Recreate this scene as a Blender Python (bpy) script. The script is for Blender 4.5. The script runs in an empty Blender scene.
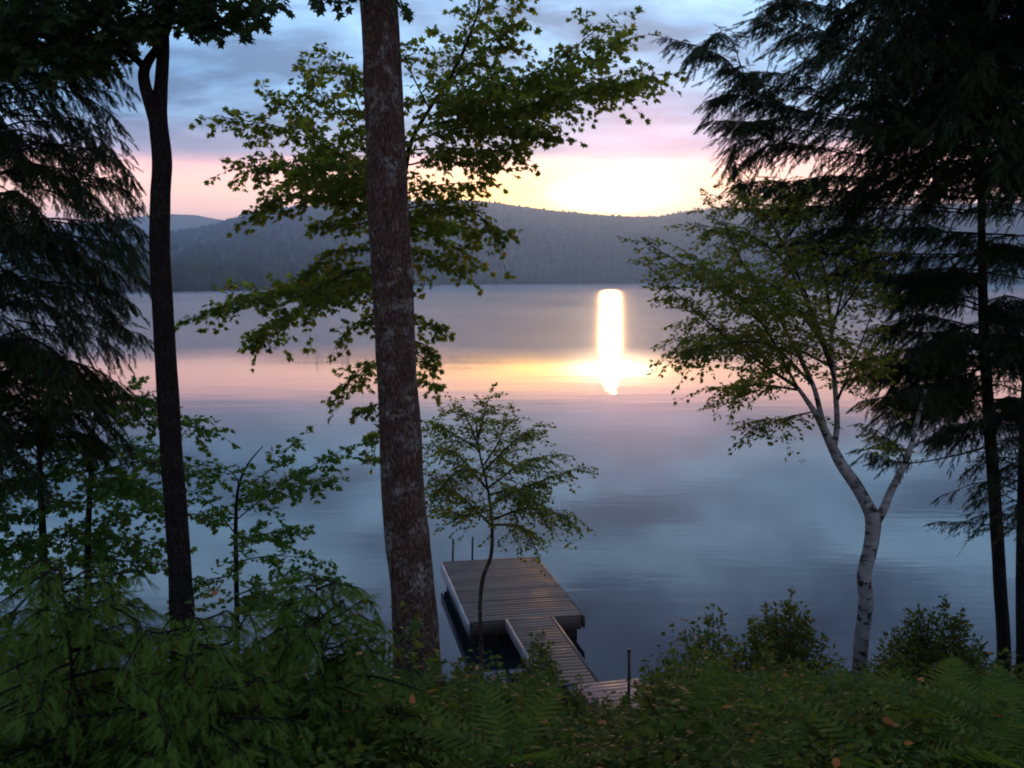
import bpy, math, random
import numpy as np
from mathutils import Vector, noise as mnoise

random.seed(7)
RNG = np.random.default_rng(11)
SC = bpy.context.scene
COL = SC.collection
H = 7.0                     # eye height above the lake
FPX = 995.0
HORIZON = 279.0
PITCH = math.atan((384 - HORIZON) / FPX)
CP, SP = math.cos(PITCH), math.sin(PITCH)

def ray(px, py):
    a = (px - 512) / FPX; b = (384 - py) / FPX
    return np.array([a, CP + b * SP, -SP + b * CP])
def P(px, py, Y):           # point of the place at distance Y in front of the eye
    d = ray(px, py)
    return np.array([0, 0, H]) + d * (Y / d[1])
def PZ(px, py, z):          # point on a level plane
    d = ray(px, py)
    return np.array([0, 0, H]) + d * ((z - H) / d[2])
def nrm(v):
    v = np.asarray(v, float)
    return v / (np.linalg.norm(v, axis=-1, keepdims=True) + 1e-12)
UP = np.array([0, 0, 1.0])

# ------------------------------------------------------------------ materials
class NT:
    def __init__(s, tree): s.t = tree
    def n(s, typ, **kw):
        nd = s.t.nodes.new(typ)
        for k, v in kw.items(): setattr(nd, k, v)
        return nd
    def link(s, a, b): s.t.links.new(a, b)
    def setin(s, sock, v):
        if hasattr(v, 'is_output'): s.t.links.new(v, sock)
        else: sock.default_value = v
    def m(s, op, a, b=0.0, c=None, clamp=False):
        nd = s.n('ShaderNodeMath', operation=op, use_clamp=clamp)
        s.setin(nd.inputs[0], a); s.setin(nd.inputs[1], b)
        if c is not None: s.setin(nd.inputs[2], c)
        return nd.outputs[0]
    def ramp(s, fac, stops, interp='LINEAR'):
        nd = s.n('ShaderNodeValToRGB'); cr = nd.color_ramp; cr.interpolation = interp
        while len(cr.elements) < len(stops): cr.elements.new(0.5)
        for e, (p, c) in zip(cr.elements, stops):
            e.position = p; e.color = (*c, 1) if len(c) == 3 else c
        s.setin(nd.inputs[0], fac)
        return nd.outputs[0]
    def noise(s, vec, scale, detail=4, rough=0.55, dist=0.0):
        nd = s.n('ShaderNodeTexNoise')
        if vec is not None: s.link(vec, nd.inputs['Vector'])
        nd.inputs['Scale'].default_value = scale; nd.inputs['Detail'].default_value = detail
        nd.inputs['Roughness'].default_value = rough; nd.inputs['Distortion'].default_value = dist
        return nd.outputs['Fac']
    def mixc(s, fac, a, b, blend='MIX'):
        nd = s.n('ShaderNodeMix', data_type='RGBA', blend_type=blend)
        s.setin(nd.inputs[0], fac)
        for sock, v in ((nd.inputs[6], a), (nd.inputs[7], b)):
            if hasattr(v, 'is_output'): s.link(v, sock)
            else: sock.default_value = (*v, 1)
        return nd.outputs[2]
    def mapping(s, vec, scale=(1, 1, 1), loc=(0, 0, 0), rot=(0, 0, 0)):
        nd = s.n('ShaderNodeMapping'); s.link(vec, nd.inputs[0])
        nd.inputs['Scale'].default_value = scale; nd.inputs['Location'].default_value = loc
        nd.inputs['Rotation'].default_value = rot
        return nd.outputs[0]
def material(name):
    m = bpy.data.materials.new(name); m.use_nodes = True
    m.node_tree.nodes.clear()
    t = NT(m.node_tree)
    out = t.n('ShaderNodeOutputMaterial')
    return m, t, out
def principled(t, out, col, rough=0.7, spec=0.3, bump=None, bstr=0.5, bdist=0.02, metallic=0):
    b = t.n('ShaderNodeBsdfPrincipled')
    if hasattr(col, 'is_output'): t.link(col, b.inputs['Base Color'])
    else: b.inputs['Base Color'].default_value = (*col, 1)
    t.setin(b.inputs['Roughness'], rough)
    b.inputs['Specular IOR Level'].default_value = spec
    b.inputs['Metallic'].default_value = metallic
    if bump is not None:
        bn = t.n('ShaderNodeBump'); bn.inputs['Strength'].default_value = bstr
        bn.inputs['Distance'].default_value = bdist
        t.link(bump, bn.inputs['Height']); t.link(bn.outputs[0], b.inputs['Normal'])
    if out is not None: t.link(b.outputs[0], out.inputs[0])
    return b

def leaf_material(name, stops, trans=0.35, tcol=(1.0, 1.0, 0.55), rough=0.6):
    m, t, out = material(name)
    g = t.n('ShaderNodeNewGeometry')
    col = t.ramp(g.outputs['Random Per Island'], stops)
    b = principled(t, None, col, rough, 0.12)
    tr = t.n('ShaderNodeBsdfTranslucent')
    tc = t.mixc(1.0, col, tcol, 'MULTIPLY')
    sc = t.mixc(1.0, tc, (3.2, 3.2, 3.2), 'MULTIPLY')
    t.link(sc, tr.inputs[0])
    mx = t.n('ShaderNodeMixShader'); mx.inputs[0].default_value = trans
    t.link(b.outputs[0], mx.inputs[1]); t.link(tr.outputs[0], mx.inputs[2])
    t.link(mx.outputs[0], out.inputs[0])
    return m
M = {}
M['maple_leaf'] = leaf_material('maple_leaf', [(0, (.07, .10, .02)), (.5, (.105, .135, .024)), (.85, (.145, .16, .028)), (1, (.19, .14, .03))], 0.52)
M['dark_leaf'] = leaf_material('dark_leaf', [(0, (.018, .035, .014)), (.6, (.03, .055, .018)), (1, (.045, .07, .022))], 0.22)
M['sapling_leaf'] = leaf_material('sapling_leaf', [(0, (.04, .10, .018)), (.6, (.06, .135, .024)), (1, (.10, .16, .03))], 0.35)
M['birch_leaf'] = leaf_material('birch_leaf', [(0, (.075, .10, .02)), (.5, (.11, .135, .025)), (.9, (.15, .16, .03)), (1, (.2, .14, .035))], 0.52)
M['shrub_leaf'] = leaf_material('shrub_leaf', [(0, (.042, .065, .012)), (.5, (.075, .10, .016)), (.975, (.12, .135, .022)), (.982, (.32, .12, .045)), (1, (.36, .16, .07))], 0.3)  # top stops: a few orange-red dry leaves stand in for glints
M['cover_leaf'] = leaf_material('cover_leaf', [(0, (.03, .052, .010)), (.5, (.055, .085, .013)), (.986, (.10, .12, .02)), (.990, (.42, .12, .05)), (1, (.4, .2, .11))], 0.25)  # last stops paint orange glints as the colour of a few leaves
M['fern_leaf'] = leaf_material('fern_leaf', [(0, (.045, .085, .014)), (1, (.10, .14, .024))], 0.3)
M['hemlock_needle'] = leaf_material('hemlock_needle', [(0, (.016, .03, .012)), (.7, (.026, .045, .016)), (1, (.045, .05, .02))], 0.12)
M['young_needle'] = leaf_material('young_needle', [(0, (.06, .12, .018)), (1, (.12, .19, .03))], 0.25)

def bark(name, dark, mid, lichen, lich_amt=0.5, vs=(34, 34, 9), bdist=0.03):
    m, t, out = material(name)
    tc = t.n('ShaderNodeTexCoord').outputs['Object']
    mp = t.mapping(tc, vs)
    n1 = t.noise(mp, 1.0, 8, 0.65, 0.6)
    vo = t.n('ShaderNodeTexVoronoi', feature='DISTANCE_TO_EDGE'); t.link(t.mapping(tc, (vs[0]*1.2, vs[1]*1.2, vs[2]*1.6)), vo.inputs['Vector'])
    vo.inputs['Scale'].default_value = 1.0
    crack = t.m('MULTIPLY', vo.outputs['Distance'], 3.0, clamp=True)
    c = t.ramp(n1, [(0.3, dark), (0.6, mid), (0.8, tuple(x * 1.25 for x in mid))])
    c = t.mixc(t.m('MULTIPLY', t.m('SUBTRACT', 1.0, crack), .55), c, tuple(x * .5 for x in dark))
    ln = t.noise(tc, 7.0, 9, 0.72, 0.4)
    lf = t.m('MULTIPLY', t.m('SUBTRACT', ln, 0.50 ), 9.0, clamp=True)
    sp = t.noise(tc, 34.0, 4, 0.7)
    lf = t.m('MULTIPLY', lf, t.m('MULTIPLY', t.m('SUBTRACT', sp, 0.42), 6.0, clamp=True))
    c = t.mixc(t.m('MULTIPLY', lf, lich_amt), c, lichen)
    hgt = t.m('ADD', t.m('MULTIPLY', crack, 0.7), n1)
    principled(t, out, c, 0.9, 0.15, hgt, 0.9, bdist)
    return m
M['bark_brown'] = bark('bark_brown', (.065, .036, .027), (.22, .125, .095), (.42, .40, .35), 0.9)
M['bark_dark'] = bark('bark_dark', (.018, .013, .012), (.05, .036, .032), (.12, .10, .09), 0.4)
M['bark_twig'] = bark('bark_twig', (.035, .025, .02), (.09, .065, .05), (.1, .1, .08), 0.2, (30, 30, 10), 0.004)

def birch_bark():
    m, t, out = material('birch_bark')
    tc = t.n('ShaderNodeTexCoord').outputs['Object']
    n1 = t.noise(t.mapping(tc, (3, 3, 13)), 1.0, 7, 0.75)
    n2 = t.noise(tc, 6.0, 6, 0.65)
    n3 = t.noise(t.mapping(tc, (9, 9, 14)), 1.0, 5, 0.7)
    c = t.ramp(n2, [(0.3, (.20, .16, .14)), (0.5, (.36, .32, .30)), (0.75, (.48, .44, .42))])
    bands = t.m('MULTIPLY', t.m('SUBTRACT', n1, 0.52), 9.0, clamp=True)
    c = t.mixc(bands, c, (.05, .04, .038))
    bl = t.m('MULTIPLY', t.m('SUBTRACT', n3, 0.54), 14.0, clamp=True)
    c = t.mixc(bl, c, (.02, .017, .016))
    principled(t, out, c, 0.75, 0.2, n1, 0.4, 0.006)
    return m
M['birch_bark'] = birch_bark()

def wood(name, a, b, grain_axis=0, rough=(0.35, 0.6), spec=0.4):
    m, t, out = material(name)
    tc = t.n('ShaderNodeTexCoord').outputs['Object']
    g = t.n('ShaderNodeNewGeometry').outputs['Random Per Island']
    sc = [22, 22, 22]; sc[grain_axis] = 1.6
    n1 = t.noise(t.mapping(tc, tuple(sc)), 1.0, 6, 0.65, 0.3)
    n2 = t.noise(tc, 1.7, 4, 0.6)
    c = t.mixc(t.m('ADD', t.m('MULTIPLY', g, 0.55), t.m('MULTIPLY', n1, 0.45)), a, b)
    wet = t.m('MULTIPLY', t.m('SUBTRACT', n2, 0.42), 5.0, clamp=True)
    c = t.mixc(wet, t.mixc(1.0, c, (.62, .58, .58), 'MULTIPLY'), c)
    r = t.m('ADD', t.m('MULTIPLY', wet, rough[1] - rough[0]), rough[0])
    principled(t, out, c, r, spec, n1, 0.4, 0.004)
    return m
M['deck_wood'] = wood('deck_wood', (.11, .09, .08), (.20, .165, .15), 0, (.6, .8), .15)
M['fascia_wood'] = wood('fascia_wood', (.08, .052, .046), (.13, .09, .08), 0, (0.5, 0.7))
M['pale_board'] = wood('pale_board', (.42, .42, .45), (.55, .55, .58), 1, (0.4, 0.6))  # paleness is the sky's reflection put into the board colour
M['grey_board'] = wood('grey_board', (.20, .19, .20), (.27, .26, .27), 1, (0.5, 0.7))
M['red_wood'] = wood('red_wood', (.34, .17, .14), (.52, .30, .26), 0, (0.5, 0.7))
m_, t_, o_ = material('float_dark')
principled(t_, o_, t_.ramp(t_.noise(None, 9, 4), [(0.3, (.008, .008, .009)), (.8, (.022, .02, .02))]), 0.6, 0.3); M['float_dark'] = m_
m_, t_, o_ = material('pipe_steel')
principled(t_, o_, t_.ramp(t_.noise(None, 30, 5), [(0.3, (.02, .02, .022)), (.7, (.06, .04, .032))]), 0.55, 0.5); M['pipe_steel'] = m_

def soil():
    m, t, out = material('soil')
    tc = t.n('ShaderNodeTexCoord').outputs['Object']
    n1 = t.noise(tc, 3.0, 9, 0.7); n2 = t.noise(tc, 40.0, 4, 0.7)
    c = t.ramp(n1, [(0.3, (.014, .012, .007)), (0.5, (.03, .03, .012)), (0.7, (.03, .045, .016))])
    c = t.mixc(t.m('MULTIPLY', t.m('SUBTRACT', n2, 0.62), 9, clamp=True), c, (.10, .065, .04))
    principled(t, out, c, 0.95, 0.1, t.m('ADD', n1, t.m('MULTIPLY', n2, .3)), 0.8, 0.05)
    return m
M['soil'] = soil()
def forest(name, a, b, sc):
    m, t, out = material(name)
    tc = t.n('ShaderNodeTexCoord').outputs['Object']
    c = t.ramp(t.noise(tc, sc, 6, 0.7), [(0.35, a), (0.65, b)])
    principled(t, out, c, 0.95, 0.05)
    return m
M['hill_forest'] = forest('hill_forest', (.022, .034, .018), (.05, .065, .032), 0.02)
m_, t_, o_ = material('far_tree')
g_ = t_.n('ShaderNodeNewGeometry').outputs['Random Per Island']
principled(t_, o_, t_.ramp(g_, [(0, (.018, .03, .018)), (.6, (.035, .052, .026)), (1, (.06, .075, .035))]), 0.95, 0.05); M['far_tree'] = m_

def lake():
    m, t, out = material('lake_water')
    pos = t.n('ShaderNodeNewGeometry').outputs['Position']
    sp = t.n('ShaderNodeSeparateXYZ'); t.link(pos, sp.inputs[0])
    dist = sp.outputs[1]
    # the breeze reaches to about seventy metres off the bank; inside that line the water lies calm
    big = t.noise(t.mapping(pos, (.02, .008, .02)), 1.0, 4, 0.6)
    edge = t.m('ADD', dist, t.m('MULTIPLY', t.m('SUBTRACT', big, 0.5), 55.0))
    far = t.m('DIVIDE', t.m('SUBTRACT', edge, 75.0), 30.0, clamp=True)
    calm = t.noise(t.mapping(pos, (.006, .0025, .01)), 1.0, 3, 0.55)
    patch = t.m('MULTIPLY', t.m('SUBTRACT', calm, 0.36), 5.0, clamp=True)
    rough = t.m('ADD', 0.011, t.m('MULTIPLY', t.m('MULTIPLY', far, t.m('ADD', 0.7, t.m('MULTIPLY', patch, 0.3))), 0.235))
    w1 = t.noise(t.mapping(pos, (.9, 2.6, 1)), 1.0, 4, 0.55)
    w2 = t.noise(t.mapping(pos, (.12, .3, 1)), 1.0, 3, 0.5)
    hgt = t.m('ADD', t.m('MULTIPLY', w1, .25), w2)
    b = principled(t, out, (.006, .011, .016), rough, 0.5, hgt, 0.028, 0.35)
    b.inputs['IOR'].default_value = 1.333
    # ripples run across the view with long crests: slopes vary more along the wind than across it
    b.inputs['Anisotropic'].default_value = 0.78
    tg = t.n('ShaderNodeCombineXYZ'); tg.inputs[1].default_value = 1.0; t.link(tg.outputs[0], b.inputs['Tangent'])
    return m
M['lake_water'] = lake()

# ------------------------------------------------------------------ mesh building
def mesh_tris(name, V, F, mat, parent=None, smooth=False):
    V = np.ascontiguousarray(V, dtype=np.float32); F = np.ascontiguousarray(F, dtype=np.int32)
    me = bpy.data.meshes.new(name)
    me.vertices.add(len(V)); me.vertices.foreach_set('co', V.ravel())
    k = F.shape[1]
    me.loops.add(F.size); me.loops.foreach_set('vertex_index', F.ravel())
    me.polygons.add(len(F))
    me.polygons.foreach_set('loop_start', np.arange(0, F.size, k, dtype=np.int32))
    me.polygons.foreach_set('loop_total', np.full(len(F), k, dtype=np.int32))
    if smooth: me.polygons.foreach_set('use_smooth', np.ones(len(F), dtype=bool))
    me.update(calc_edges=True)
    me.materials.append(mat)
    o = bpy.data.objects.new(name, me); COL.objects.link(o)
    if parent is not None:
        o.parent = parent
        o.matrix_parent_inverse = parent.matrix_world.inverted() if False else o.matrix_parent_inverse
        o.location = -parent.location
    return o
def thing(name, label, cat, loc, group=None):
    o = bpy.data.objects.new(name, None); COL.objects.link(o)
    o.location = Vector([float(x) for x in loc]); o.empty_display_size = 0.3
    o['label'] = label; o['category'] = cat
    if group: o['group'] = group
    return o

class Tubes:
    def __init__(s): s.V = []; s.F = []; s.n = 0
    def add(s, pts, radii, sides=6, bumpy=0.0, cap=True):
        pts = np.asarray(pts, float); radii = np.asarray(radii, float); k = len(pts)
        tan = nrm(np.gradient(pts, axis=0))
        ref = np.array([0.0, 1, 0]) if abs(tan[0][1]) < 0.9 else np.array([1.0, 0, 0])
        a = nrm(np.cross(tan, ref)); b = np.cross(tan, a)
        th = np.linspace(0, 2 * np.pi, sides, endpoint=False)
        rr = np.repeat(radii[:, None], sides, 1)
        if bumpy:
            for i in range(k):
                for j in range(sides):
                    q = Vector((math.cos(th[j]) * 1.7, math.sin(th[j]) * 1.7, pts[i][2] * 2.2 + pts[i][0]))
                    q2 = Vector((math.cos(th[j]) * 6, math.sin(th[j]) * 6, pts[i][2] * 5))
                    rr[i, j] *= 1 + bumpy * (mnoise.noise(q) + 0.5 * mnoise.noise(q2))
        ring = pts[:, None, :] + rr[:, :, None] * (np.cos(th)[None, :, None] * a[:, None, :] + np.sin(th)[None, :, None] * b[:, None, :])
        base = s.n
        s.V.append(ring.reshape(-1, 3)); s.n += k * sides
        i = np.arange(k - 1)[:, None] * sides; j = np.arange(sides)[None, :]; j2 = (j + 1) % sides
        q = np.stack([i + j, i + j2, i + sides + j2, i + sides + j], -1).reshape(-1, 4) + base
        s.F.append(np.concatenate([q[:, [0, 1, 2]], q[:, [0, 2, 3]]]))
        if cap:
            s.V.append(pts[[-1]]); top = s.n; s.n += 1
            jj = np.arange(sides)
            s.F.append(np.stack([np.full(sides, top), base + (k - 1) * sides + jj, base + (k - 1) * sides + (jj + 1) % sides], -1))
    def build(s, name, mat, parent=None, smooth=True):
        return mesh_tris(name, np.concatenate(s.V), np.concatenate(s.F), mat, parent, smooth)

def spline(pts, n):
    pts = np.asarray(pts, float)
    if len(pts) == 2:
        t = np.linspace(0, 1, n)[:, None]; return pts[0] * (1 - t) + pts[1] * t
    P_ = np.vstack([2 * pts[0] - pts[1], pts, 2 * pts[-1] - pts[-2]])
    u = np.linspace(0, len(pts) - 1, n); i = np.minimum(u.astype(int), len(pts) - 2); t = (u - i)[:, None]
    p0, p1, p2, p3 = P_[i], P_[i + 1], P_[i + 2], P_[i + 3]
    return 0.5 * (2 * p1 + (p2 - p0) * t + (2 * p0 - 5 * p1 + 4 * p2 - p3) * t ** 2 + (3 * p1 - p0 - 3 * p2 + p3) * t ** 3)
def plen(p): return float(np.linalg.norm(np.diff(p, axis=0), axis=1).sum())

def fan(half, fold=0.15, tip=-0.12):
    o = half + [(-x, y) for x, y in half[::-1] if x > 1e-6]
    V = [(0, 0.4, 0)] + [(x, y, -fold * abs(x) + tip * y * y) for x, y in o]
    n = len(o)
    return np.array(V), np.array([(0, 1 + i, 1 + (i + 1) % n) for i in range(n)])
MAPLE = fan([(0, 0), (.2, .02), (.46, .10), (.27, .3), (.56, .6), (.2, .6), (0, 1)], 0.25, -0.18)
OVAL = (np.array([(0, 0, 0), (.27, .2, -.07), (.28, .52, -.1), (0, 1, -.12), (-.28, .52, -.1), (-.27, .2, -.07), (0, .5, 0)]),
        np.array([(6, 0, 1), (6, 1, 2), (6, 2, 3), (6, 3, 4), (6, 4, 5), (6, 5, 0)]))
def twig_tpl(pairs=6, nl=0.17, w=0.12):
    V = [(-.02, 0, 0), (.02, 0, 0), (0, 1.05, -.05)]; F = [(0, 1, 2)]
    for i in range(pairs):
        y = 0.05 + 0.85 * i / (pairs - 1); L = nl * (1 - 0.35 * i / (pairs - 1))
        for sgn in (-1, 1):
            b = len(V)
            V += [(sgn * .005, y - w / 2, 0), (sgn * .005, y + w / 2, 0), (sgn * L, y + L * .7, 0.02)]
            F.append((b, b + 1, b + 2) if sgn < 0 else (b, b + 2, b + 1))
    # needles share the stem so that one twig is one island of colour
    return np.array(V), np.array(F)
TWIG = twig_tpl(6, .2, .15)
TWIG_BIG = twig_tpl(9, 0.2, 0.07)

class Leaves:
    def __init__(s, tpl): s.tpl = tpl; s.p = []; s.d = []; s.u = []; s.s = []
    def add(s, p, d, u, size):
        p = np.atleast_2d(p); n = len(p)
        s.p.append(p); s.d.append(np.broadcast_to(d, (n, 3))); s.u.append(np.broadcast_to(u, (n, 3)))
        s.s.append(np.broadcast_to(np.asarray(size, float), (n,)))
    def count(s): return sum(len(x) for x in s.p)
    def build(s, name, mat, parent=None):
        p = np.concatenate(s.p); d = nrm(np.concatenate(s.d)); u = np.concatenate(s.u); sz = np.concatenate(s.s)
        x = nrm(np.cross(d, u)); z = np.cross(x, d)
        V0, F0 = s.tpl
        asp = RNG.uniform(.85, 1.15, len(p))
        V = (p[:, None, :] + (V0[None, :, 0, None] * (sz * asp)[:, None, None]) * x[:, None, :]
             + (V0[None, :, 1, None] * sz[:, None, None]) * d[:, None, :]
             + (V0[None, :, 2, None] * sz[:, None, None]) * z[:, None, :])
        n = len(p); m = len(V0)
        F = F0[None] + (np.arange(n) * m)[:, None, None]
        return mesh_tris(name, V.reshape(-1, 3), F.reshape(-1, 3), mat, parent)

def rnd3(n, a): return RNG.normal(0, a, (n, 3))

# ---- broad-leaved limb: side twigs with leaves in loose flat layers
def leafy_twig(LS, TB, p, d, L, size, step, depth=1, droop=0.25, tilt=0.5, rad=0.003, roll=0.9):
    n = max(3, int(L / 0.06))
    t = np.linspace(0, 1, n)[:, None]
    bend = RNG.normal(0, .12, 3)
    pts = p + d * L * t + (bend * L * t ** 2) - UP * (droop * L * t ** 2)
    TB.add(pts, np.linspace(rad, rad * .35, n), 3, cap=False)
    side = nrm(np.cross(d, UP) + RNG.normal(0, .15, 3))
    k = max(2, int(L / step))
    for i in range(k):
        f = (i + .6) / k
        q = pts[0] * 0 + np.array([np.interp(f, t[:, 0], pts[:, c]) for c in range(3)])
        m = 2 if random.random() < .75 else 1
        for j in range(m):
            sg = 1 if (j == 0) == (i % 2 == 0) else -1
            ld = nrm(d * (.45 + .4 * f) + side * sg * (.8 - .35 * f) - UP * random.uniform(.05, .65) + RNG.normal(0, .25, 3))
            un = nrm(UP + RNG.normal(0, tilt, 3))
            sz = size * random.uniform(.5, 1.25)
            LS.add(q + ld * sz * .35, ld, un, sz)
    un = nrm(UP + RNG.normal(0, tilt, 3)); LS.add(pts[-1], nrm(d - UP * .35 + RNG.normal(0, .2, 3)), un, size * random.uniform(.7, 1.1))
    if depth > 0:
        kk = max(1, int(L / 0.13))
        for i in range(kk):
            f = (i + random.uniform(.2, .9)) / kk
            q = np.array([np.interp(f, t[:, 0], pts[:, c]) for c in range(3)])
            sg = 1 if i % 2 else -1
            dd = nrm(d * .7 + side * sg * .75 + RNG.normal(0, .22, 3) * roll)
            leafy_twig(LS, TB, q, dd, L * random.uniform(.35, .6) * (1.1 - .5 * f), size, step, depth - 1, droop, tilt, rad * .65, roll)

def limb(LS, TB, pts, r0, r1, twig=0.35, tstep=0.10, size=0.07, lstep=0.05, start=0.2, depth=1, droop=.25, tilt=.5, sides=5, spread=.45, n=None, up=0.1):
    sp = spline(pts, n or max(8, 6 * len(pts)))
    TB.add(sp, np.linspace(r0, r1, len(sp)), sides)
    L = plen(sp); k = max(2, int(L * (1 - start) / tstep))
    tt = np.linspace(0, 1, len(sp)); tan = nrm(np.gradient(sp, axis=0))
    for i in range(k):
        f = start + (1 - start) * (i + random.random()) / k
        q = np.array([np.interp(f, tt, sp[:, c]) for c in range(3)])
        d0 = nrm(np.array([np.interp(f, tt, tan[:, c]) for c in range(3)]))
        side = nrm(np.cross(d0, UP) + 1e-6)
        sg = 1 if i % 2 else -1
        d = nrm(d0 * random.uniform(.35, .9) + side * sg * random.uniform(.4, 1) + UP * up + RNG.normal(0, spread, 3) * np.array([1, 1, .6]))
        l = twig * random.uniform(.5, 1.15) * (1.0 - .45 * f)
        leafy_twig(LS, TB, q, d, l, size, lstep, depth, droop, tilt, max(.0022, r1 * .7))
    leafy_twig(LS, TB, sp[-1], tan[-1], twig * .6, size, lstep, depth, droop, tilt, r1 * .8)

# ---- conifer branch: flat drooping spray of needled twigs
def conifer_branch(LS, TB, pts, r0=0.009, wid=0.3, bstep=0.04, tstep=0.026, tlen=0.075, droop=.5, start=.12, bare=0.0, sides=4):
    pts = np.array(pts, float); pts[1:] += RNG.normal(0, .03, (len(pts) - 1, 3))
    sp = spline(pts, max(10, 5 * len(pts)))
    TB.add(sp, np.linspace(r0, .0025, len(sp)), sides)
    L = plen(sp); tt = np.linspace(0, 1, len(sp)); tan = nrm(np.gradient(sp, axis=0))
    k = max(3, int(L * (1 - start) / bstep))
    def at(f): return np.array([np.interp(f, tt, sp[:, c]) for c in range(3)])
    for i in range(k + 1):
        f = min(1.0, start + (1 - start) * (i + random.uniform(-.4, .4)) / k)
        q = at(f); d0 = nrm(np.array([np.interp(f, tt, tan[:, c]) for c in range(3)]))
        side = nrm(np.cross(d0, UP) + UP * random.gauss(0, .38) + RNG.normal(0, .15, 3))
        for sg in (-1, 1):
            if random.random() < .2: continue
            d = nrm(d0 * random.uniform(.5, 1.1) + side * sg * random.uniform(.5, 1.0) - UP * random.uniform(0, .25) + RNG.normal(0, .18, 3))
            l = wid * random.choice((.4, .7, .9, 1.0, 1.3)) * random.uniform(.8, 1.15) * (1 - .72 * f ** 1.4) * min(1, .45 + 2.2 * (f - start + .05))
            if i == k: d = d0; l = wid * .35
            n = max(2, int(l / tstep))
            t = (np.arange(n) + RNG.uniform(0, .8, n)) / n
            pos = q + d * (l * t)[:, None] - UP * (droop * l * t ** 2)[:, None]
            s2 = nrm(np.cross(d, UP) + 1e-6)
            dd = d - UP * droop * 1.3
            sgn = np.where(np.arange(n) % 2 == 0, 1.0, -1.0)[:, None]
            tw = nrm(dd * .75 + s2 * sgn * RNG.uniform(.3, .8, (n, 1)) - UP * RNG.uniform(0, droop, (n, 1)) + rnd3(n, .14))
            un = nrm(UP + rnd3(n, .45))
            LS.add(pos, tw, un, tlen * RNG.uniform(.6, 1.25, n) * (1.1 - .3 * t))
            LS.add(pos[-1:], nrm(dd), un[-1:], tlen * 1.1)
            TB.add(np.stack([q, q + d * l * .5 - UP * droop * l * .25, q + d * l - UP * droop * l]), [.0028, .002, .001], 3, cap=False)

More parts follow.
